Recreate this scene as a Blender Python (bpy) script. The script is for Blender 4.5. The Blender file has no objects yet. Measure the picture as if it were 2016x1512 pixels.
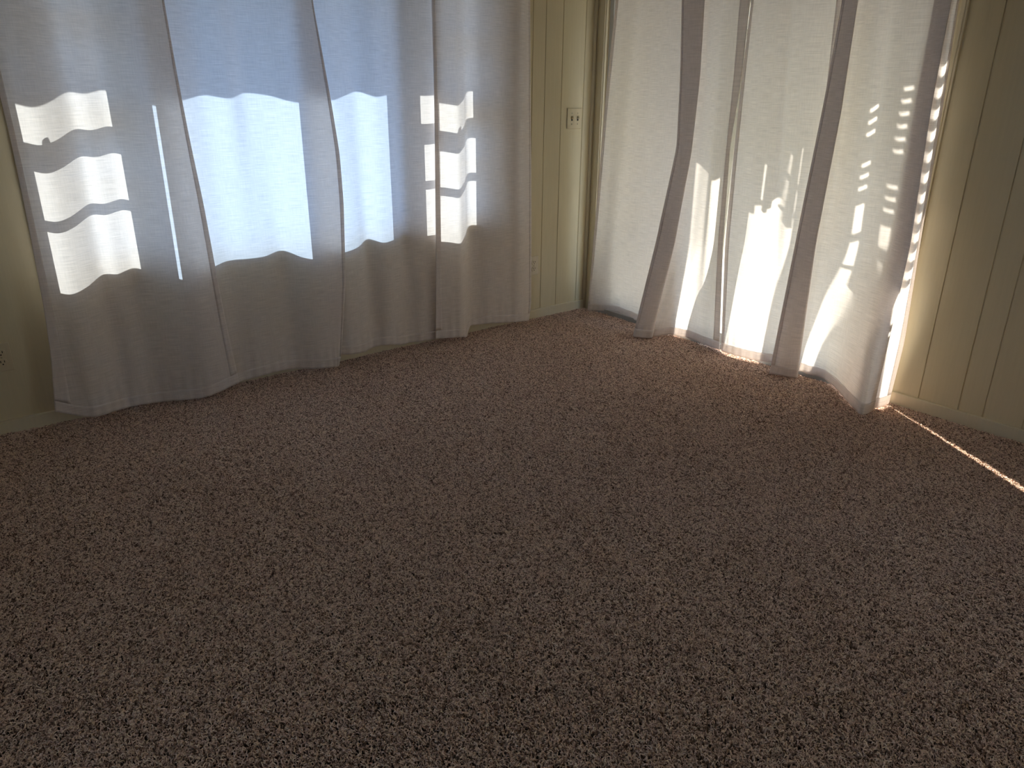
import bpy, bmesh, math, random
import numpy as np
from mathutils import Vector

C = bpy.context.scene.collection
S = bpy.context.scene

# ------------------------------------------------------------------ camera
CAM = np.array([-3.31888, -3.42216, 1.30])
FPX, YAW, PITCH, ROLL = 1465.76, 0.898646, 0.372090, 0.0082273
cp, sp, cy, sy = math.cos(PITCH), math.sin(PITCH), math.cos(YAW), math.sin(YAW)
W_ = np.array([cy * cp, sy * cp, -sp])
r0 = np.array([sy, -cy, 0.0])
u0 = np.cross(r0, W_)
R_ = math.cos(ROLL) * r0 + math.sin(ROLL) * u0
U_ = -math.sin(ROLL) * r0 + math.cos(ROLL) * u0
cam = bpy.data.cameras.new('camera')
cam_o = bpy.data.objects.new('camera', cam)
C.objects.link(cam_o)
cam.sensor_fit = 'HORIZONTAL'
cam.sensor_width = 36.0
cam.lens = 36.0 * FPX / 2016.0
cam.clip_start = 0.05
from mathutils import Matrix
m = Matrix(((R_[0], U_[0], -W_[0], CAM[0]), (R_[1], U_[1], -W_[1], CAM[1]), (R_[2], U_[2], -W_[2], CAM[2]), (0, 0, 0, 1)))
cam_o.matrix_world = m
S.camera = cam_o

# ------------------------------------------------------------------ light
SUN_DIR = Vector((0.476 * 0.8, 0.879 * 0.8, 0.6)).normalized()      # towards the sun
SUN_STRENGTH = 6.4
SKY_STRENGTH = 1.45
EXPOSURE = 2.35
sun = bpy.data.lights.new('sun', 'SUN')
sun.energy = SUN_STRENGTH
sun.angle = math.radians(0.28)
sun.color = (1.0, 0.95, 0.87)
sun_o = bpy.data.objects.new('sun', sun)
sun_o.rotation_euler = SUN_DIR.to_track_quat('Z', 'Y').to_euler()
sun_o.location = SUN_DIR * 12
C.objects.link(sun_o)
world = bpy.data.worlds.new('sky')
S.world = world
world.use_nodes = True
wn, wl = world.node_tree.nodes, world.node_tree.links
wn.clear()
wo = wn.new('ShaderNodeOutputWorld')
wb = wn.new('ShaderNodeBackground')
wb.inputs['Color'].default_value = (0.47, 0.66, 1.0, 1)
wb.inputs['Strength'].default_value = SKY_STRENGTH
wl.new(wb.outputs[0], wo.inputs['Surface'])
vs = S.view_settings
vs.view_transform = 'Standard'
vs.look = 'None'
vs.gamma = 1.0
vs.exposure = EXPOSURE
vs.use_curve_mapping = False
S.cycles.use_denoising = True
S.cycles.max_bounces = 10
S.cycles.diffuse_bounces = 6
S.cycles.transmission_bounces = 8
S.cycles.transparent_max_bounces = 12
S.cycles.sample_clamp_indirect = 6.0
S.cycles_curves.shape = 'RIBBONS'

# ------------------------------------------------------------------ helpers
def project(P):
    d = np.asarray(P, float) - CAM
    k = FPX / (d @ W_)
    return 1008 + k * (d @ R_), 756 - k * (d @ U_)

def at(px, py, axis, val):
    d = W_ * FPX + R_ * (px - 1008) + U_ * (756 - py)
    t = (val - CAM[axis]) / d[axis]
    return CAM + t * d

def obj(name, bm, mat, parent=None, smooth=False, kind=None, label=None, cat=None, group=None):
    me = bpy.data.meshes.new(name)
    bm.normal_update()
    bm.to_mesh(me)
    bm.free()
    if mat:
        me.materials.append(mat)
    if smooth:
        for p in me.polygons:
            p.use_smooth = True
    o = bpy.data.objects.new(name, me)
    C.objects.link(o)
    if parent:
        o.parent = parent
    tag(o, kind, label, cat, group)
    return o

def tag(o, kind=None, label=None, cat=None, group=None):
    for k, v in (('kind', kind), ('label', label), ('category', cat), ('group', group)):
        if v:
            o[k] = v
    return o

def empty(name, loc, **kw):
    o = bpy.data.objects.new(name, None)
    o.location = loc
    o.empty_display_size = 0.05
    C.objects.link(o)
    return tag(o, **kw)

def box(bm, x0, x1, y0, y1, z0, z1, bev=0.0):
    r = bmesh.ops.create_cube(bm, size=1.0)
    vs_ = r['verts']
    for v in vs_:
        v.co = Vector((x0 + (v.co.x + .5) * (x1 - x0), y0 + (v.co.y + .5) * (y1 - y0), z0 + (v.co.z + .5) * (z1 - z0)))
    if bev:
        es = list({e for v in vs_ for e in v.link_edges})
        bmesh.ops.bevel(bm, geom=es, offset=bev, segments=2, affect='EDGES', profile=0.6)
    return bm

def nodes_of(name):
    mt = bpy.data.materials.new(name)
    mt.use_nodes = True
    n, l = mt.node_tree.nodes, mt.node_tree.links
    n.clear()
    out = n.new('ShaderNodeOutputMaterial')
    return mt, n, l, out

def paint(name, col, rough=0.45, grain=0.0, spec=0.35):
    mt, n, l, out = nodes_of(name)
    b = n.new('ShaderNodeBsdfPrincipled')
    b.inputs['Roughness'].default_value = rough
    b.inputs['Specular IOR Level'].default_value = spec
    tc = n.new('ShaderNodeTexCoord')
    mp = n.new('ShaderNodeMapping')
    mp.inputs['Scale'].default_value = (30, 30, 1.6)
    nz = n.new('ShaderNodeTexNoise')
    nz.inputs['Scale'].default_value = 3.0
    nz.inputs['Detail'].default_value = 5
    cr = n.new('ShaderNodeValToRGB')
    cr.color_ramp.elements[0].position = .3
    cr.color_ramp.elements[1].position = .7
    cr.color_ramp.elements[0].color = (col[0] * .95, col[1] * .95, col[2] * .94, 1)
    cr.color_ramp.elements[1].color = (col[0], col[1], col[2], 1)
    l.new(tc.outputs['Object'], mp.inputs['Vector'])
    l.new(mp.outputs[0], nz.inputs['Vector'])
    l.new(nz.outputs['Fac'], cr.inputs['Fac'])
    l.new(cr.outputs[0], b.inputs['Base Color'])
    if grain:
        bp = n.new('ShaderNodeBump')
        bp.inputs['Strength'].default_value = grain
        bp.inputs['Distance'].default_value = 0.002
        l.new(nz.outputs['Fac'], bp.inputs['Height'])
        l.new(bp.outputs[0], b.inputs['Normal'])
    l.new(b.outputs[0], out.inputs['Surface'])
    return mt

def fabric(name, refl, trans):
    mt, n, l, out = nodes_of(name)
    uv = n.new('ShaderNodeUVMap')
    uv.uv_map = 'weave'
    def noise(sx, sy_, det):
        mp = n.new('ShaderNodeMapping')
        mp.inputs['Scale'].default_value = (sx, sy_, 1)
        nz = n.new('ShaderNodeTexNoise')
        nz.inputs['Scale'].default_value = 1.0
        nz.inputs['Detail'].default_value = det
        l.new(uv.outputs[0], mp.inputs['Vector'])
        l.new(mp.outputs[0], nz.inputs['Vector'])
        return nz
    slub = noise(14, 420, 3)
    warp = noise(260, 18, 2)
    mix = n.new('ShaderNodeMath')
    mix.operation = 'MULTIPLY_ADD'
    mix.inputs[1].default_value = 0.32
    l.new(warp.outputs['Fac'], mix.inputs[0])
    l.new(slub.outputs['Fac'], mix.inputs[2])
    def ramp(col, lo):
        cr = n.new('ShaderNodeValToRGB')
        cr.color_ramp.elements[0].position = .45
        cr.color_ramp.elements[1].position = .85
        cr.color_ramp.elements[0].color = (col[0] * lo, col[1] * lo, col[2] * lo, 1)
        cr.color_ramp.elements[1].color = (*col, 1)
        l.new(mix.outputs[0], cr.inputs['Fac'])
        return cr
    d = n.new('ShaderNodeBsdfDiffuse')
    t = n.new('ShaderNodeBsdfTranslucent')
    a = n.new('ShaderNodeAddShader')
    l.new(ramp(refl, .84).outputs[0], d.inputs['Color'])
    l.new(ramp(trans, .74).outputs[0], t.inputs['Color'])
    bp = n.new('ShaderNodeBump')
    bp.inputs['Strength'].default_value = .25
    bp.inputs['Distance'].default_value = 0.0006
    l.new(mix.outputs[0], bp.inputs['Height'])
    l.new(bp.outputs[0], d.inputs['Normal'])
    l.new(d.outputs[0], a.inputs[0])
    l.new(t.outputs[0], a.inputs[1])
    l.new(a.outputs[0], out.inputs['Surface'])
    return mt

def glass(name, tint):
    mt, n, l, out = nodes_of(name)
    t = n.new('ShaderNodeBsdfTransparent')
    t.inputs['Color'].default_value = (*tint, 1)
    g = n.new('ShaderNodeBsdfGlossy')
    g.inputs['Roughness'].default_value = 0.02
    mx = n.new('ShaderNodeMixShader')
    mx.inputs[0].default_value = 0.06
    l.new(t.outputs[0], mx.inputs[1])
    l.new(g.outputs[0], mx.inputs[2])
    l.new(mx.outputs[0], out.inputs['Surface'])
    return mt

def carpet_mat():
    mt, n, l, out = nodes_of('carpet_yarn')
    h = n.new('ShaderNodeHairInfo')
    cr = n.new('ShaderNodeValToRGB')
    e = cr.color_ramp.elements
    e[0].position, e[0].color = 0.0, (0.10, 0.060, 0.042, 1)
    e[1].position, e[1].color = 1.0, (0.97, 0.82, 0.71, 1)
    for p, c in ((.18, (.28, .175, .135)), (.38, (.66, .47, .38)), (.72, (.92, .70, .595)), (.90, (.93, .73, .54))):
        q = e.new(p)
        q.color = (*c, 1)
    d = n.new('ShaderNodeBsdfDiffuse')
    l.new(h.outputs['Random'], cr.inputs['Fac'])
    l.new(cr.outputs[0], d.inputs['Color'])
    l.new(d.outputs[0], out.inputs['Surface'])
    return mt

M_wall = paint('cream_panel_paint', (.68, .59, .40), .38, .12)
M_trim = paint('cream_trim_paint', (.70, .62, .45), .35, .05)
M_ceil = paint('ceiling_white', (.72, .69, .62), .8)
M_sash = paint('white_sash_paint', (.78, .77, .74), .4)
M_ivory = paint('ivory_plastic', (.66, .56, .38), .28, 0, .5)
M_almond = paint('almond_plastic', (.70, .62, .48), .28, 0, .5)
M_dark = paint('slot_black', (.012, .010, .008), .6)
M_metal = paint('screw_metal', (.40, .34, .24), .35, 0, .6)
M_alu = paint('door_aluminium', (.55, .55, .54), .35, 0, .6)
M_wood = paint('warm_porch_wood', (.50, .36, .18), .7)
M_tan = paint('tan_sky_block', (.58, .47, .24), .8)
M_siding = paint('pale_siding', (.62, .58, .50), .7)
M_ground = paint('patio_concrete', (.36, .32, .27), .9)
M_sub = paint('carpet_backing', (.07, .050, .040), .95)
M_glass = glass('window_glass', (.44, .525, .615))
M_glass2 = glass('sash_glass', (.535, .565, .58))
M_glass3 = glass('door_glass', (.84, .84, .81))
M_cloth = fabric('curtain_linen', (.57, .53, .51), (.39, .365, .35))
M_yarn = carpet_mat()

# ------------------------------------------------------------------ room shell
XL, YB, ZC = -4.7, -6.6, 2.42        # far left wall, back wall, ceiling
TH = 0.13
FZ = -0.012                          # carpet backing: the pile tops out at z = 0

def wall_strip(bm, length_axis, segs, zs, grooves, face):
    """a panelled wall: profile along the wall with V grooves, extruded in z"""
    a, b = segs
    pts = [a]
    prof = [(a, 0.0)]
    for g in sorted(grooves, reverse=(b < a)):
        s = 1 if b > a else -1
        if min(a, b) + .01 < g < max(a, b) - .01:
            prof += [(g - s * .0030, 0.0), (g - s * .0012, .004), (g + s * .0012, .004), (g + s * .0030, 0.0)]
    prof.append((b, 0.0))
    z0, z1 = zs
    rows = []
    for z in (z0, z1):
        row = []
        for t, d in prof:
            row.append(bm.verts.new((t, d, z) if length_axis == 'x' else (d, t, z)))
        rows.append(row)
    for i in range(len(prof) - 1):
        bm.faces.new((rows[0][i], rows[0][i + 1], rows[1][i + 1], rows[1][i]))

# window wall: plane y = 0, rough opening x -2.96..-0.74, z 0.62..1.93
WX0, WX1, WZ0, WZ1 = -2.905, -0.735, 0.60, 1.93
GL = [-.0774, -.2507, -.3775, -.47, -.62, -.735 + .0, -3.32, -3.47, -3.71, -3.80, -4.0, -4.2]
bm = bmesh.new()
wall_strip(bm, 'x', (XL, WX0), (FZ, ZC), [], 0)
wall_strip(bm, 'x', (WX1, 0.0), (FZ, ZC), GL, 0)
wall_strip(bm, 'x', (WX0, WX1), (FZ, WZ0), [-1.1, -1.35, -1.6, -1.9, -2.2, -2.5, -2.75], 0)
wall_strip(bm, 'x', (WX0, WX1), (WZ1, ZC), [-1.1, -1.35, -1.6, -1.9, -2.2, -2.5, -2.75], 0)
box(bm, XL - TH, WX0, .006, TH, FZ, ZC)
box(bm, WX1, TH, .006, TH, FZ, ZC)
box(bm, WX0, WX1, .006, TH, FZ, WZ0)
box(bm, WX0, WX1, .006, TH, WZ1, ZC)
obj('wall_left', bm, M_wall, kind='structure')

# patio door wall: plane x = 0, opening y -0.10..-1.95, z up to 2.06
DY0, DY1, DZ = -0.100, -1.985, 2.06
SZ0, SZ1 = .75, 2.05                    # added fill opening further along this wall, uncurtained, out of view
GR = [-2.150, -2.315, -2.412, -2.56, -2.70, -2.96, -3.12, -3.4, -3.6]
bm = bmesh.new()
wall_strip(bm, 'y', (0.0, DY0), (FZ, ZC), [], 0)
wall_strip(bm, 'y', (DY1, -3.6), (FZ, ZC), GR, 0)
wall_strip(bm, 'y', (-4.2, -5.9), (FZ, SZ0), GR, 0)
wall_strip(bm, 'y', (-4.2, -5.9), (SZ1, ZC), GR, 0)
wall_strip(bm, 'y', (-5.9, YB), (FZ, ZC), [], 0)
wall_strip(bm, 'y', (DY0, DY1), (DZ, ZC), [], 0)
box(bm, .006, TH, DY0, 0.006, FZ, ZC)
box(bm, .006, TH, -4.2, DY1, FZ, ZC)
box(bm, .006, TH, -5.9, -4.2, FZ, SZ0)
box(bm, .006, TH, -5.9, -4.2, SZ1, ZC)
box(bm, .006, TH, YB - TH, -5.9, FZ, ZC)
box(bm, .006, TH, DY1, DY0, DZ, ZC)
obj('wall_right', bm, M_wall, kind='structure')
bm = bmesh.new()
BW0, BW1, BZ0, BZ1 = -3.6, -2.7, .85, 2.0          # added fill opening in the wall left of the camera, out of view
box(bm, XL - TH, XL, YB - TH, BW0, FZ, ZC)
box(bm, XL - TH, XL, BW1, 0, FZ, ZC)
box(bm, XL - TH, XL, BW0, BW1, FZ, BZ0)
box(bm, XL - TH, XL, BW0, BW1, BZ1, ZC)
obj('wall_back', bm, M_wall, kind='structure')
bm = bmesh.new(); box(bm, XL, 0, YB - TH, YB, FZ, ZC)
obj('wall_front', bm, M_wall, kind='structure')
bm = bmesh.new(); box(bm, XL - TH, TH, YB - TH, TH, ZC, ZC + .12)
obj('ceiling', bm, M_ceil, kind='structure')
bm = bmesh.new(); box(bm, XL - TH, TH, YB - TH, TH, FZ - .12, FZ)
obj('floor', bm, M_sub, kind='structure')

# baseboards
def baseboard(name, x0, x1, y0, y1):
    bm = bmesh.new()
    box(bm, x0, x1, y0, y1, FZ, .053, .003)
    obj(name, bm, M_trim, kind='structure')
baseboard('baseboard_left', XL, -.012, -.012, .003)
baseboard('baseboard_right', -.012, .003, YB, DY1 - .040)

# casings
bm = bmesh.new()
for (a, b) in ((WX0 - .075, WX0), (WX1, WX1 + .075)):
    box(bm, a, b, -.016, .004, WZ0 - .02, WZ1 + .075, .004)
    box(bm, a + .012, b - .022, -.021, -.010, WZ0 - .02, WZ1 + .06, .004)
box(bm, WX0 - .075, WX1 + .075, -.016, .004, WZ1, WZ1 + .075, .004)
obj('trim_1', bm, M_trim, kind='structure')
bm = bmesh.new()
box(bm, WX0 - .02, WX1 + .02, -.045, .03, .605, .637, .008)           # stool
box(bm, WX0 - .075, WX1 + .075, -.015, .004, .55, .612, .004)          # apron
obj('trim_2', bm, M_trim, kind='structure')
bm = bmesh.new()
for (a, b) in ((DY0 + .001, DY0 + .056), (DY1 - .040, DY1 - .001)):
    box(bm, -.015, .004, a, b, FZ, DZ + .07, .004)
    box(bm, -.020, -.010, a + .008, b - .012, FZ, DZ + .055, .004)
box(bm, -.015, .004, DY1 - .040, DY0 + .056, DZ, DZ + .07, .004)
obj('trim_3', bm, M_trim, kind='structure')
bm = bmesh.new()                                                       # corner bead
bmesh.ops.create_cone(bm, segments=16, radius1=.012, radius2=.012, depth=ZC - FZ, cap_ends=True)
bmesh.ops.translate(bm, verts=bm.verts, vec=(-.006, -.006, (ZC + FZ) / 2))
obj('trim_4', bm, M_trim, kind='structure', smooth=True)

# ------------------------------------------------------------------ windows
def window(name, x0, x1, px0, px1, hung, gl):
    bm = bmesh.new()
    y0, y1 = .02, .12
    box(bm, x0, px0 - .035, y0, y1, WZ0, WZ1)
    box(bm, px1 + .035, x1, y0, y1, WZ0, WZ1)
    box(bm, px0 - .035, px1 + .035, y0, y1, WZ0, .655)
    box(bm, px0 - .035, px1 + .035, y0, y1, 1.87, WZ1)
    w = obj(name, bm, M_sash, kind='structure')
    if hung:
        for nm, ya, za, zb, ta, tb, mz in (('lower_sash', .035, .655, 1.245, .045, .065, .971), ('upper_sash', .062, 1.205, 1.87, .075, .045, 1.56)):
            bm = bmesh.new()
            box(bm, px0 - .035, px0, ya, ya + .026, za, zb)
            box(bm, px1, px1 + .035, ya, ya + .026, za, zb)
            box(bm, px0, px1, ya, ya + .026, za, za + ta)
            box(bm, px0, px1, ya, ya + .026, zb - tb, zb)
            s = obj(nm, bm, M_sash, parent=w)
            bm = bmesh.new()
            box(bm, px0, px1, ya + .004, ya + .022, mz - .014, mz + .014)
            obj('muntin', bm, M_sash, parent=s)
            bm = bmesh.new()
            box(bm, px0 - .003, px1 + .003, ya + .011, ya + .015, za + .02, zb - .02)
            obj('pane', bm, gl, parent=s)
        bm = bmesh.new()
        cx = px0 + (.06 if x0 < -2 else .21)
        box(bm, cx - .022, cx + .022, .038, .058, 1.245, 1.262, .004)
        bmesh.ops.create_cone(bm, segments=16, radius1=.012, radius2=.009, depth=.022, cap_ends=True,
                              matrix=Matrix.Translation((cx + .006, .048, 1.272)))
        obj('sash_latch', bm, M_metal, parent=w)
    else:
        bm = bmesh.new()
        for a, b in ((px0 - .035, px0), (px1, px1 + .035)):
            box(bm, a, b, .04, .066, .655, 1.87)
        box(bm, px0, px1, .04, .066, .655, .70)
        box(bm, px0, px1, .04, .066, 1.83, 1.87)
        s = obj('sash', bm, M_sash, parent=w)
        bm = bmesh.new()
        box(bm, px0 - .003, px1 + .003, .051, .055, .68, 1.85)
        obj('pane', bm, gl, parent=s)
window('window_1', WX0, -2.48, -2.852, -2.555, True, M_glass2)
window('window_2', -2.48, -1.27, -2.407, -1.355, False, M_glass)
window('window_3', -1.27, WX1, -1.172, -.836, True, M_glass2)

bm = bmesh.new()
for a, b in ((BW0, BW0 + .06), (BW1 - .06, BW1), ((BW0 + BW1) / 2 - .03, (BW0 + BW1) / 2 + .03)):
    box(bm, XL - .10, XL - .03, a, b, BZ0, BZ1)
box(bm, XL - .10, XL - .03, BW0, BW1, BZ0, BZ0 + .06)
box(bm, XL - .10, XL - .03, BW0, BW1, BZ1 - .06, BZ1)
w5 = obj('fill_window_left', bm, M_sash, kind='structure')  # made-up window, lets in skylight to lift the room
bm = bmesh.new(); box(bm, XL - .07, XL - .065, BW0 + .03, BW1 - .03, BZ0 + .03, BZ1 - .03)
obj('pane', bm, M_glass3, parent=w5)
bm = bmesh.new()
for a, b in ((-4.26, -4.2), (-5.08, -5.02), (-5.9, -5.84)):
    box(bm, .03, .11, a, b, SZ0, SZ1)
box(bm, .03, .11, -5.9, -4.2, SZ0, SZ0 + .06)
box(bm, .03, .11, -5.9, -4.2, SZ1 - .06, SZ1)
w4 = obj('fill_window_right', bm, M_sash, kind='structure')  # made-up window, its sun patch brightens the room by bounce
for a, b in ((-5.03, -4.25), (-5.85, -5.07)):
    bm = bmesh.new(); box(bm, .06, .065, a, b, SZ0 + .05, SZ1 - .05)
    obj('pane', bm, M_glass3, parent=w4)

# ------------------------------------------------------------------ sliding patio door
bm = bmesh.new()
box(bm, .01, .125, DY0 - .03, DY0, 0, DZ)
box(bm, .01, .125, DY1, DY1 + .02, 0, DZ)
box(bm, .01, .125, DY1, DY0, DZ - .04, DZ)
box(bm, .01, .125, DY1, DY0, FZ, .018)
door = obj('door_1', bm, M_alu, kind='structure')
for nm, ya, yb, xa in (('fixed_panel', DY0 - .03, -.85, .075), ('sliding_panel', -.77, DY1 + .02, .035)):
    bm = bmesh.new()
    t = .055
    a, b = max(ya, yb), min(ya, yb)
    box(bm, xa, xa + .03, a - (.08 if nm[0] == 's' else t), a, .018, DZ - .04)
    box(bm, xa, xa + .03, b, b + (.08 if nm[0] == 'f' else .03), .018, DZ - .04)
    box(bm, xa, xa + .03, b, a, .018, .075)
    box(bm, xa, xa + .03, b, a, DZ - .10, DZ - .04)
    s = obj(nm, bm, M_alu, parent=door)
    bm = bmesh.new()
    box(bm, xa + .012, xa + .017, b + .02, a - .02, .06, DZ - .08)
    obj('pane', bm, M_glass3, parent=s)

# ------------------------------------------------------------------ outside
bm = bmesh.new(); box(bm, -30, 30, -30, 30, -.40, -.16)
obj('ground', bm, M_ground, kind='structure')
bm = bmesh.new(); box(bm, XL - .5, .40, TH, .76, 2.005, 2.16)
obj('trim_5', bm, M_siding, kind='structure')                 # eave over the window wall
bm = bmesh.new(); box(bm, TH, .64, -2.6, .40, 2.62, 2.74)
box(bm, TH, .64, .40, 1.5, 2.62, 2.74)
obj('trim_6', bm, M_wood, kind='structure')                   # porch roof
bm = bmesh.new(); box(bm, 6.5, 6.8, -14, 6.0, -.2, 8.5)
obj('wall_sky_block', bm, M_tan, kind='structure')            # unseen wall added to cut the sky and warm the patio door light
bm = bmesh.new()                                              # unseen screen added, slots shaped to cast the door curtain shadows, at x = 0.6
XS = .45                                                      # the screen hangs this far out from the wall
def pb(y0, y1, z0, z1):
    k = XS - .6
    f = lambda z: z if z < 0 or z > 2.6 else z + k * 1.5756
    box(bm, XS - .004, XS + .006, min(y0, y1) + k * 1.8466, max(y0, y1) + k * 1.8466, f(z0), f(z1))
def holes(y0, y1, z0, hs):
    """solid board from z0 up with open slots hs (ascending z pairs)"""
    z = z0
    for a, b in hs:
        pb(y0, y1, z, a); z = b
    pb(y0, y1, z, 2.62)
pb(.40, 1.5, -.16, 2.62)
pb(.13, .40, 2.06, 2.62)
holes(.094, .13, 1.94, []); holes(.074, .094, 1.925, [(1.93, 1.972)]); pb(.047, .074, 1.885, 2.62)
holes(.017, .047, 1.925, []); holes(-.011, .017, 1.925, [(1.935, 2.115)]); pb(-.031, -.011, 1.885, 2.62); pb(-.06, -.031, 1.90, 2.62)
pb(-.125, -.06, 1.93, 2.62); holes(-.152, -.125, 1.875, [(1.885, 2.03), (2.045, 2.15)]); pb(-.184, -.152, 1.815, 2.62)
holes(-.206, -.184, 1.86, [(1.876, 1.985), (2.0, 2.175)]); pb(-.437, -.206, -.16, 2.62)
rung = lambda z, n, s=.047: [(z + i * s, z + i * s + s * .64) for i in range(n)]
holes(-.505, -.437, 1.70, [(1.71, 1.845), (1.87, 2.0)] + rung(2.045, 3) + rung(2.26, 3))
pb(-.572, -.505, 1.60, 2.62)
pb(-.60, -.535, -.16, 1.60)
pb(-.668, -.634, -.16, 1.7)
holes(-.634, -.572, 1.63, [(1.65, 1.79), (1.82, 1.92)] + rung(1.96, 3) + rung(2.19, 6))
pb(-.672, -.634, 1.62, 2.62)
holes(-.74, -.672, 1.70, rung(1.72, 11, .078))
pb(-2.6, -.74, 1.95, 2.62)
obj('shadow_screen', bm, M_siding, kind='structure')

# ------------------------------------------------------------------ wall plates
def place_yz(bm):       # built facing -y at the origin
    return bm
def slot(bm, x, z, w, h):
    box(bm, x - w / 2, x + w / 2, -.0100, -.0080, z - h / 2, z + h / 2)
def outlet(cx, cz, plate_mat, label):
    e = empty('wall_outlet', (cx, 0, cz), label=label, cat='outlet', group='duplex wall outlets')
    bm = bmesh.new(); box(bm, -.035, .035, -.0065, .0005, -.057, .057, .003)
    obj('cover_plate', bm, plate_mat, e)
    for s in (1, -1):
        bm = bmesh.new()
        bmesh.ops.create_cone(bm, segments=32, radius1=.0172, radius2=.0168, depth=.004, cap_ends=True,
                              matrix=Matrix.Translation((0, -.0075, s * .0195)) @ Matrix.Rotation(math.pi / 2, 4, 'X'))
        for v in bm.verts:
            v.co.z = s * .0195 + max(-.0143, min(.0143, v.co.z - s * .0195))
        r = obj('receptacle', bm, plate_mat, e)
        bm = bmesh.new()
        slot(bm, -.0063, s * .0195 + .004, .0028, .0095)
        slot(bm, .0063, s * .0195 + .004, .0028, .0080)
        bmesh.ops.create_cone(bm, segments=16, radius1=.0027, radius2=.0027, depth=.002, cap_ends=True,
                              matrix=Matrix.Translation((0, -.009, s * .0195 - .0070)) @ Matrix.Rotation(math.pi / 2, 4, 'X'))
        obj('socket_slots', bm, M_dark, r, label='dark plug slots')
    bm = bmesh.new()
    bmesh.ops.create_cone(bm, segments=16, radius1=.0032, radius2=.0024, depth=.0016, cap_ends=True,
                          matrix=Matrix.Translation((0, -.0072, 0)) @ Matrix.Rotation(math.pi / 2, 4, 'X'))
    obj('screw', bm, M_metal, e, label='small metal screw')
outlet(-3.172, .314, M_ivory, 'ivory duplex outlet on the dark wall left of the window curtains')
outlet(-.4385, .328, M_almond, 'almond duplex outlet on cream panelling beside the rightmost window curtain edge')
e = empty('light_switch', (-.1455, 0, 1.165), label='ivory double toggle light switch plate on the cream panelling by the corner', cat='switch')
bm = bmesh.new(); box(bm, -.0585, .0585, -.0075, .0005, -.057, .057, .004)
obj('cover_plate', bm, M_ivory, e)
for sx in (-.023, .023):
    bm = bmesh.new()
    box(bm, -.0045, .0045, -.017, -.0005, -.006, .006, .001)
    bmesh.ops.rotate(bm, verts=bm.verts, cent=(0, 0, 0), matrix=Matrix.Rotation(-.55, 3, 'X'))
    bmesh.ops.translate(bm, verts=bm.verts, vec=(sx, -.005, .002))
    t = obj('toggle', bm, M_ivory, e)
    bm = bmesh.new(); box(bm, sx - .0056, sx + .0056, -.0079, -.0070, -.0125, .0125)
    obj('toggle_slot', bm, M_dark, e, label='dark slot around the toggle')
    for sz in (.030, -.030):
        bm = bmesh.new()
        bmesh.ops.create_cone(bm, segments=16, radius1=.0034, radius2=.0026, depth=.0018, cap_ends=True,
                              matrix=Matrix.Translation((sx, -.0083, sz)) @ Matrix.Rotation(math.pi / 2, 4, 'X'))
        obj('screw', bm, M_metal, e, label='small metal screw')

# ------------------------------------------------------------------ curtains
ZTOP = 2.13
def catmull(P, n):
    """P: (k, ...) control values -> samples along the spline, n per span"""
    k = len(P)
    out = []
    for i in range(k - 1):
        p0, p1, p2, p3 = P[max(i - 1, 0)], P[i], P[i + 1], P[min(i + 2, k - 1)]
        for j in range(n):
            t = j / n
            out.append(.5 * ((2 * p1) + (-p0 + p2) * t + (2 * p0 - 5 * p1 + 4 * p2 - p3) * t * t + (-p0 + 3 * p1 - 3 * p2 + p3) * t ** 3))
    out.append(P[-1])
    return np.array(out)

def solve_hem(s, d, side, poly):
    """height at which the fold line meets the hem measured in the photo"""
    xs = [p[0] for p in poly]; ys = [p[1] for p in poly]
    lo, hi = -.15, .25
    for _ in range(30):
        z = (lo + hi) / 2
        sd, dd = s(z), d(z)
        P = (sd, -dd, z) if side == 'L' else (-dd, sd, z)
        px, py = project(P)
        if py > np.interp(px, xs, ys):
            lo = z
        else:
            hi = z
    return z

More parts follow.
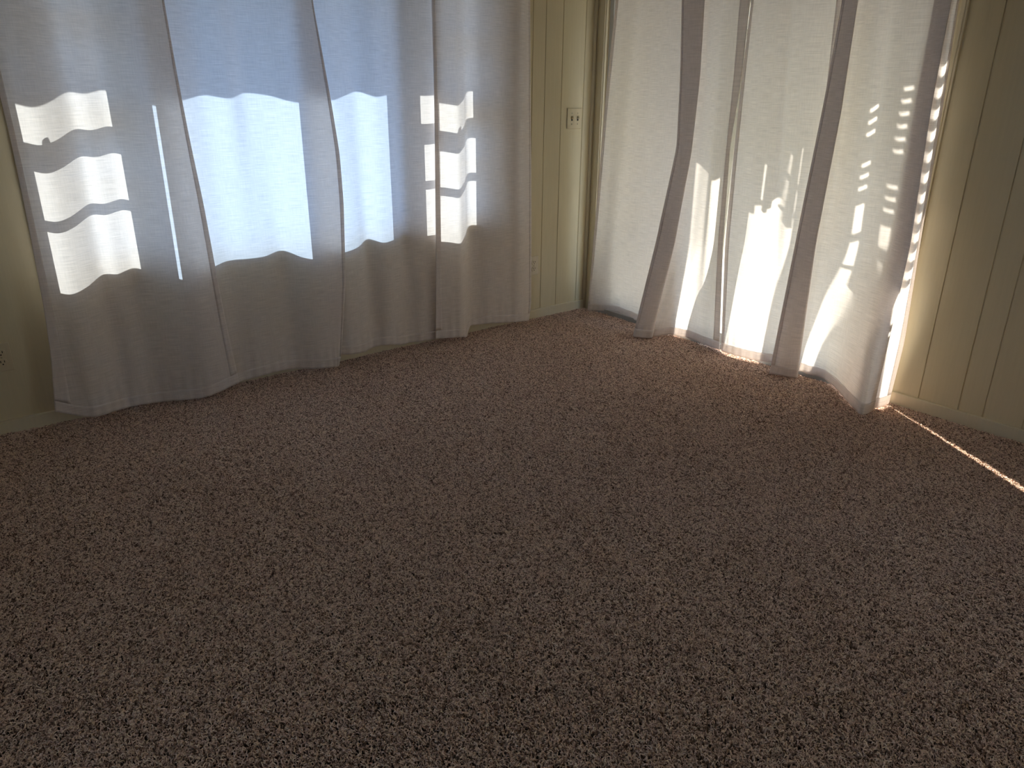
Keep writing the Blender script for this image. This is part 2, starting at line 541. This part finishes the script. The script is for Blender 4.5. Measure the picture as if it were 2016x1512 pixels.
def curtain(side, ctrl, hem, label, seed, nsub=9, amp=.0030):
    """ctrl: fold lines from left to right; each a list of (px, py, depth) from top to hem"""
    rng = np.random.RandomState(seed)
    lines = []
    for c in ctrl:
        pts = []
        for (px, py, dep) in c:
            P = at(px, py, 1, -dep) if side == 'L' else at(px, py, 0, -dep)
            if side == 'R' and c.index((px, py, dep)) == len(c) - 1:
                P = at(px, py, 2, .012)
                dep = -P[0]
            pts.append((P[2], P[0] if side == 'L' else P[1], dep))
        pts.sort()
        zz = [p[0] for p in pts]; ss = [p[1] for p in pts]; dd = [p[2] for p in pts]
        lines.append((lambda z, zz=zz, ss=ss: np.interp(z, zz, ss), lambda z, zz=zz, dd=dd: np.interp(z, zz, dd)))
    zh = []
    for fs, fd in lines:
        z = solve_hem(fs, fd, side, hem)
        if z < .006 or z > .08:
            print('HEM', label[:30], round(z, 3), round(float(fs(z)), 3), round(float(fd(z)), 3))
        zh.append(min(max(z, .004), .12))
    zh = np.array(zh)
    HEM = .048
    tr = np.concatenate([np.linspace(0, HEM, 6), np.linspace(HEM, ZTOP, 110)[1:]])     # heights above the hem
    nh = 6
    rows = []
    k = len(lines)
    for t in tr:
        f = t / ZTOP
        P = []
        for i, (fs, fd) in enumerate(lines):
            z = zh[i] + (ZTOP - zh[i]) * f
            P.append((fs(z), fd(z), z))
        rows.append(catmull(np.array(P), nsub))
    G = np.array(rows)                                   # (rows, cols, 3) = along, depth, z
    # smooth the fold lines along their height a little
    for _ in range(6):
        G[1:-1, :, :2] = .25 * G[:-2, :, :2] + .5 * G[1:-1, :, :2] + .25 * G[2:, :, :2]
    nr, nc = G.shape[:2]
    seg = np.hypot(np.diff(G[nr // 3, :, 0]), np.diff(G[nr // 3, :, 1]))
    arc = np.concatenate([[0], np.cumsum(seg)])
    # light random creases
    Z = G[:, :, 2]
    A = arc[None, :]
    for _ in range(7):
        ph, q = rng.uniform(0, 6.28, 2), rng.uniform(12, 60)
        G[:, :, 1] += amp * .35 * np.sin(q * A + ph[0] + rng.uniform(-2.5, 2.5) * Z) * (.6 + .4 * np.sin(rng.uniform(2, 6) * Z + ph[1]))
    low = np.exp(-((Z - .05) / .09) ** 2)
    G[:, :, 1] += .0016 * low * np.sin(140 * A + rng.uniform(0, 6))
    X = np.empty_like(G)
    if side == 'L':
        X[..., 0], X[..., 1], X[..., 2] = G[..., 0], -G[..., 1], G[..., 2]
    else:
        X[..., 0], X[..., 1], X[..., 2] = -G[..., 1], G[..., 0], G[..., 2]
    c0 = int(np.argmin(abs(arc - .022)))
    c1 = int(np.argmin(abs(arc - (arc[-1] - .022))))
    base = X[:nh, :].reshape(-1, 3).mean(0)
    root = empty('curtain', (base[0], base[1], 0), label=label, cat='curtain',
                 group='window curtains' if side == 'L' else 'patio door curtains')
    def grid(name, ra, rb, ca, cb, thick, lab=None):
        bm = bmesh.new()
        uvl = bm.loops.layers.uv.new('weave')
        V = {}
        for r in range(ra, rb):
            for c in range(ca, cb):
                V[r, c] = bm.verts.new(X[r, c] - np.array(root.location))
        for r in range(ra, rb - 1):
            for c in range(ca, cb - 1):
                f = bm.faces.new((V[r, c], V[r, c + 1], V[r + 1, c + 1], V[r + 1, c]))
                for lp, (rr, cc) in zip(f.loops, ((r, c), (r, c + 1), (r + 1, c + 1), (r + 1, c))):
                    lp[uvl].uv = (arc[cc] + seed, G[rr, cc, 2])
        o = obj(name, bm, M_cloth, root, smooth=True, label=lab)
        if thick:
            md = o.modifiers.new('double', 'SOLIDIFY')
            md.thickness = thick
            md.offset = 0
        return o
    grid('fabric_panel', nh - 1, nr, c0, c1 + 1, 0)
    grid('bottom_hem', 0, nh, 0, nc, .003, 'doubled hem band along the bottom')
    grid('side_hem', nh - 1, nr, 0, c0 + 1, .0035)
    grid('side_hem', nh - 1, nr, c1, nc, .0035)
    return root

def vl(px, dt, db=None):
    """a plumb fold line on the window wall through pixel column px at row 520"""
    db = dt if db is None else db
    P = at(px, 520, 1, -(dt + db) / 2)
    out = []
    for z, d in ((1.9, dt), (1.2, dt), (.62, db), (.0, db)):
        q = project((P[0], -d, z))
        out.append((q[0], q[1], d))
    return out
def edge(pts, d):
    return [(x, y, d) for x, y in pts]

# --- left wall, left to right
curtain('L', [edge([(0, 190), (20, 270), (55, 440), (85, 600), (100, 700), (108, 810)], .115),
              vl(95, .12), vl(128, .135), vl(165, .115), vl(198, .078), vl(228, .082), vl(262, .068), vl(298, .095), vl(340, .125), vl(382, .14, .15),
              edge([(322, 0), (345, 130), (372, 270), (400, 400), (430, 560), (450, 660), (471, 752)], .128)],
        [(60, 800), (108, 810), (180, 823), (240, 806), (262, 799), (330, 790), (385, 785), (440, 772), (472, 752), (520, 740)],
        'leftmost grey linen window curtain, beside the ivory wall outlet', 1)
curtain('L', [vl(362, .085, .085), vl(374, .088), vl(400, .112), vl(445, .085), vl(490, .10, .085), vl(522, .075, .085), vl(558, .085, .068), vl(598, .11), vl(640, .125, .128),
              edge([(615, 0), (650, 190), (668, 300), (676, 400), (680, 560), (672, 690), (668, 720)], .125)],
        [(300, 800), (420, 765), (470, 752), (500, 743), (560, 728), (600, 724), (640, 728), (668, 720), (700, 712)],
        'grey linen window curtain overlapped by the leftmost one, bright where sun hits the picture window', 2)
curtain('L', [vl(619, .08), vl(648, .09), vl(678, .108), vl(705, .08, .095), vl(728, .066), vl(758, .09, .088), vl(782, .075), vl(802, .062), vl(828, .08),
              edge([(858, 0), (864, 240), (867, 500), (868, 668)], .082)],
        [(560, 720), (672, 697), (710, 697), (745, 679), (790, 678), (857, 667), (900, 660)],
        'third grey linen window curtain from the left, tucked behind both of its neighbours', 3)
curtain('L', [edge([(852, 0), (855, 240), (858, 500), (858, 668)], .112),
              vl(874, .12), vl(893, .132), vl(908, .136), vl(917, .10), vl(924, .062), vl(940, .057), vl(962, .078), vl(985, .088), vl(1004, .098), vl(1022, .115),
              edge([(1043, 0), (1045, 300), (1046, 500), (1046, 600), (1041, 632)], .095)],
        [(830, 668), (858, 667), (919, 663), (926, 641), (960, 637), (1000, 635), (1040, 632), (1060, 632)],
        'grey linen window curtain next to the panelled wall strip with the small outlet', 4)

# --- patio door, left to right
def rl(*pts):
    return list(pts)
curtain('R', [rl((1213, 0, .10), (1192, 200, .10), (1172, 440, .095), (1157, 611, .08)),
              rl((1232, 0, .115), (1212, 200, .115), (1190, 440, .11), (1172, 611, .09)),
              rl((1254, 0, .10), (1236, 200, .10), (1212, 440, .095), (1196, 611, .08)),
              rl((1268, 0, .115), (1252, 200, .115), (1232, 440, .11), (1216, 615, .085)),
              rl((1292, 0, .12), (1276, 200, .12), (1256, 440, .11), (1236, 624, .09)),
              rl((1322, 0, .10), (1310, 200, .10), (1296, 440, .09), (1280, 640, .075)),
              rl((1350, 0, .085), (1342, 200, .085), (1330, 440, .075), (1318, 650, .07))],
        [(1140, 611), (1157, 611), (1190, 612), (1215, 616), (1240, 626), (1300, 650), (1340, 664)],
        'beige grey patio door curtain nearest the room corner and light switch', 5)
curtain('R', [rl((1343, 0, .125), (1340, 150, .125), (1333, 290, .125), (1291, 480, .125), (1245, 662, .125)),
              rl((1353, 0, .14), (1350, 150, .14), (1343, 290, .145), (1306, 480, .145), (1262, 664, .145)),
              rl((1385, 0, .115), (1376, 150, .12), (1360, 300, .13), (1326, 480, .13), (1281, 664, .13)),
              rl((1383, 0, .105), (1375, 150, .11), (1359, 300, .12), (1325, 480, .12), (1281, 661, .13)),
              rl((1350, 0, .105), (1347, 150, .105), (1340, 290, .105), (1298, 480, .105), (1252, 659, .125)),
              rl((1351, 0, .092), (1348, 150, .092), (1341, 290, .092), (1299, 480, .092), (1253, 656, .12)),
              rl((1387, 0, .085), (1380, 150, .085), (1364, 300, .085), (1332, 480, .085), (1288, 660, .10)),
              rl((1400, 0, .09), (1394, 150, .09), (1382, 300, .09), (1358, 480, .09), (1318, 658, .10)),
              rl((1412, 0, .11), (1408, 150, .11), (1398, 300, .11), (1380, 480, .11), (1352, 663, .12)),
              rl((1426, 0, .13), (1418, 150, .13), (1405, 300, .13), (1391, 480, .13), (1378, 674, .13)),
              rl((1446, 0, .12), (1436, 150, .12), (1424, 300, .12), (1408, 480, .12), (1398, 681, .12)),
              rl((1476, 0, .105), (1460, 150, .105), (1437, 290, .105), (1423, 480, .105), (1416, 688, .105))],
        [(1225, 660), (1245, 663), (1278, 667), (1283, 665), (1312, 658), (1340, 660), (1417, 689), (1450, 700)],
        'patio door curtain left of the bright gap, its near edge folded into a dark strip', 6)
curtain('R', [rl((1480, 0, .095), (1462, 150, .095), (1446, 300, .09), (1428, 480, .085), (1420, 690, .075)),
              rl((1492, 0, .10), (1478, 150, .10), (1464, 300, .10), (1448, 480, .095), (1434, 696, .085)),
              rl((1512, 0, .115), (1500, 150, .112), (1488, 300, .108), (1474, 480, .105), (1458, 703, .095)),
              rl((1540, 0, .105), (1532, 150, .105), (1522, 300, .10), (1508, 480, .095), (1490, 709, .085)),
              rl((1560, 0, .09), (1550, 150, .09), (1540, 300, .085), (1526, 480, .08), (1508, 712, .075)),
              rl((1580, 0, .10), (1571, 150, .10), (1561, 300, .095), (1545, 480, .09), (1526, 716, .08)),
              rl((1620, 0, .085), (1606, 150, .085), (1592, 300, .08), (1570, 480, .08), (1542, 719, .07)),
              rl((1664, 0, .07), (1646, 150, .07), (1624, 300, .068), (1598, 480, .065), (1556, 722, .06))],
        [(1400, 684), (1420, 690), (1440, 698), (1480, 708), (1520, 714), (1560, 722), (1600, 735)],
        'patio door curtain right of the bright gap, finger shaped shadows above its white patch', 7)
curtain('R', [rl((1659, 0, .115), (1625, 188, .12), (1571, 455, .13), (1515, 735, .145)),
              rl((1672, 0, .14), (1639, 190, .145), (1586, 458, .155), (1535, 739, .165)),
              rl((1688, 0, .16), (1655, 215, .165), (1604, 480, .17), (1566, 741, .165)),
              rl((1686, 0, .145), (1653, 215, .145), (1602, 480, .15), (1565, 737, .15)),
              rl((1662, 0, .118), (1630, 195, .118), (1576, 455, .125), (1522, 731, .13)),
              rl((1663, 0, .107), (1631, 195, .107), (1577, 455, .113), (1523, 727, .12)),
              rl((1690, 0, .10), (1657, 215, .10), (1607, 480, .105), (1570, 731, .12)),
              rl((1702, 0, .095), (1672, 215, .095), (1626, 480, .10), (1588, 734, .11)),
              rl((1735, 0, .115), (1710, 215, .115), (1668, 480, .125), (1622, 745, .14)),
              rl((1762, 0, .095), (1738, 215, .095), (1702, 480, .11), (1656, 775, .18)),
              rl((1800, 0, .105), (1775, 215, .105), (1738, 480, .115), (1676, 796, .215)),
              rl((1838, 0, .105), (1796, 215, .105), (1755, 480, .12), (1690, 812, .24)),
              rl((1852, 0, .145), (1812, 215, .145), (1772, 480, .16), (1702, 815, .25)),
              rl((1872, 0, .175), (1832, 215, .175), (1792, 480, .185), (1718, 808, .235)),
              rl((1870, 0, .155), (1830, 215, .155), (1790, 480, .165), (1718, 805, .23)),
              rl((1842, 0, .115), (1804, 215, .115), (1766, 480, .12), (1706, 808, .21)),
              rl((1844, 0, .095), (1806, 215, .095), (1768, 480, .10), (1712, 803, .2)),
              rl((1878, 0, .12), (1842, 215, .12), (1800, 480, .125), (1734, 800, .16)),
              rl((1888, 0, .085), (1855, 215, .085), (1808, 500, .085), (1781, 671, .08), (1750, 793, .085))],
        [(1480, 732), (1514, 735), (1566, 744), (1570, 730), (1590, 736), (1624, 746), (1656, 776), (1688, 812), (1705, 817), (1722, 806), (1750, 794), (1780, 788)],
        'rightmost patio door curtain, spilling onto the carpet by the thin streak of sunlight', 8)

# ------------------------------------------------------------------ carpet pile
def carpet():
    rng = np.random.RandomState(5)
    poly = [(0, .0), (-3.45, 0), (-3.75, -1.9), (-3.3, -2.5), (-1.9, -3.55), (-1.5, -3.55), (0, -3.0)]
    N = 2050000
    P = np.column_stack([rng.uniform(XL + .01, -.014, N), rng.uniform(-4.7, -.014, N)])
    inside = np.zeros(N, bool)
    j = len(poly) - 1
    for i in range(len(poly)):
        xi, yi = poly[i]; xj, yj = poly[j]
        if yi != yj:
            c = ((yi > P[:, 1]) != (yj > P[:, 1])) & (P[:, 0] < (xj - xi) * (P[:, 1] - yi) / (yj - yi) + xi)
            inside ^= c
        j = i
    keep = inside | (rng.uniform(0, 1, N) < .38)          # thinner, coarser pile away from the middle of the room
    P = P[keep]
    coarse = np.where(inside[keep], 1.0, 1.6)
    N = len(P)
    # the yarn stands in tufts: gather the strands around jittered tuft centres
    cell = .0068
    ij = np.floor(P / cell).astype(np.int64)
    hsh = (ij[:, 0] * 73856093) ^ (ij[:, 1] * 19349663)
    jit = np.random.RandomState(9).uniform(0, 1, (4096, 3))[hsh % 4096]
    P = P + .42 * ((ij + .2 + .6 * jit[:, :2]) * cell - P)
    tuft = .68 + .5 * jit[:, 2]
    # slow fields: lean direction and pile height
    def field(seed, scale):
        r = np.random.RandomState(seed)
        out = np.zeros(N)
        for _ in range(8):
            k = r.normal(0, 1, 2) * scale
            out += np.sin(P @ k + r.uniform(0, 6.28))
        return out / 3
    h = .0108 * (1 + .16 * field(1, 4.5) + .10 * field(2, 20)) * rng.uniform(.85, 1.12, N) * tuft
    dents = ((600, 893, .045, .014, .9), (578, 897, .02, .012, .6), (960, 944, .045, .014, .85), (965, 1052, .09, .020, .8),
             (1020, 1062, .05, .014, .5), (1090, 706, .05, .022, .6), (862, 687, .09, .03, .85))
    for px, py, rx, ry, dep in dents:                     # dents left by furniture feet
        q = at(px, py, 2, 0)
        ax = (P[:, 0] - q[0]) * r0[0] + (P[:, 1] - q[1]) * r0[1]
        ay = -(P[:, 0] - q[0]) * r0[1] + (P[:, 1] - q[1]) * r0[0]
        g = np.exp(-((ax / rx) ** 2 + ((ay - 6 * ax * ax) / ry) ** 2))
        h *= 1 - dep * g
    lean_a = 1.2 * field(3, 2.2) + 2.2
    lean = .004 + .0025 * field(4, 3.0)
    ang = rng.uniform(0, 6.28, N)
    K = 7
    pts = np.zeros((N, K, 3), np.float32)
    run = rng.uniform(.005, .0115, N)                    # how far the bent tip lies over
    ph = rng.uniform(0, 6.28, N)
    ang = np.where(rng.uniform(0, 1, N) < .6, lean_a + rng.normal(0, .6, N), ang)
    tw = rng.uniform(-1.6, 1.6, N)
    tip = rng.uniform(-.40, .10, N)
    px_, py_, pz_ = P[:, 0].copy(), P[:, 1].copy(), np.full(N, FZ)
    for kk in range(K):
        t = kk / (K - 1)
        pts[:, kk, 0] = px_; pts[:, kk, 1] = py_; pts[:, kk, 2] = pz_
        rise = (.45, .33, .17, .05)[kk] if kk < 4 else None
        step = (.06, .16, .22, .22, .2, .14, 0)[kk]
        px_ = px_ + run * step * np.cos(ang + tw * t * 2.2) + .0006 * np.cos(ph + 5 * t)
        py_ = py_ + run * step * np.sin(ang + tw * t * 2.2) + .0006 * np.sin(ph + 5 * t)
        pz_ = pz_ + (h * rise if rise else h * tip * .3)
    pts[:, :, 0] = np.minimum(pts[:, :, 0], -.001)
    pts[:, :, 1] = np.minimum(pts[:, :, 1], -.001)
    cv = bpy.data.hair_curves.new('carpet_pile')
    cv.add_curves([K] * N)
    cv.position_data.foreach_set('vector', pts.reshape(-1))
    ra = cv.attributes.new('radius', 'FLOAT', 'POINT') if 'radius' not in cv.attributes else cv.attributes['radius']
    prof = np.array([.0007, .0008, .0009, .00095, .00095, .0008, .0006], np.float32)
    rad = ((coarse * rng.uniform(.8, 1.2, N))[:, None] * prof[None, :]).astype(np.float32)
    ra.data.foreach_set('value', rad.reshape(-1))
    cv.materials.append(M_yarn)
    o = bpy.data.objects.new('carpet_pile', cv)
    C.objects.link(o)
    tag(o, kind='stuff', label='speckled brown twisted carpet pile covering the whole floor', cat='carpet')
    print('strands', N)
carpet()
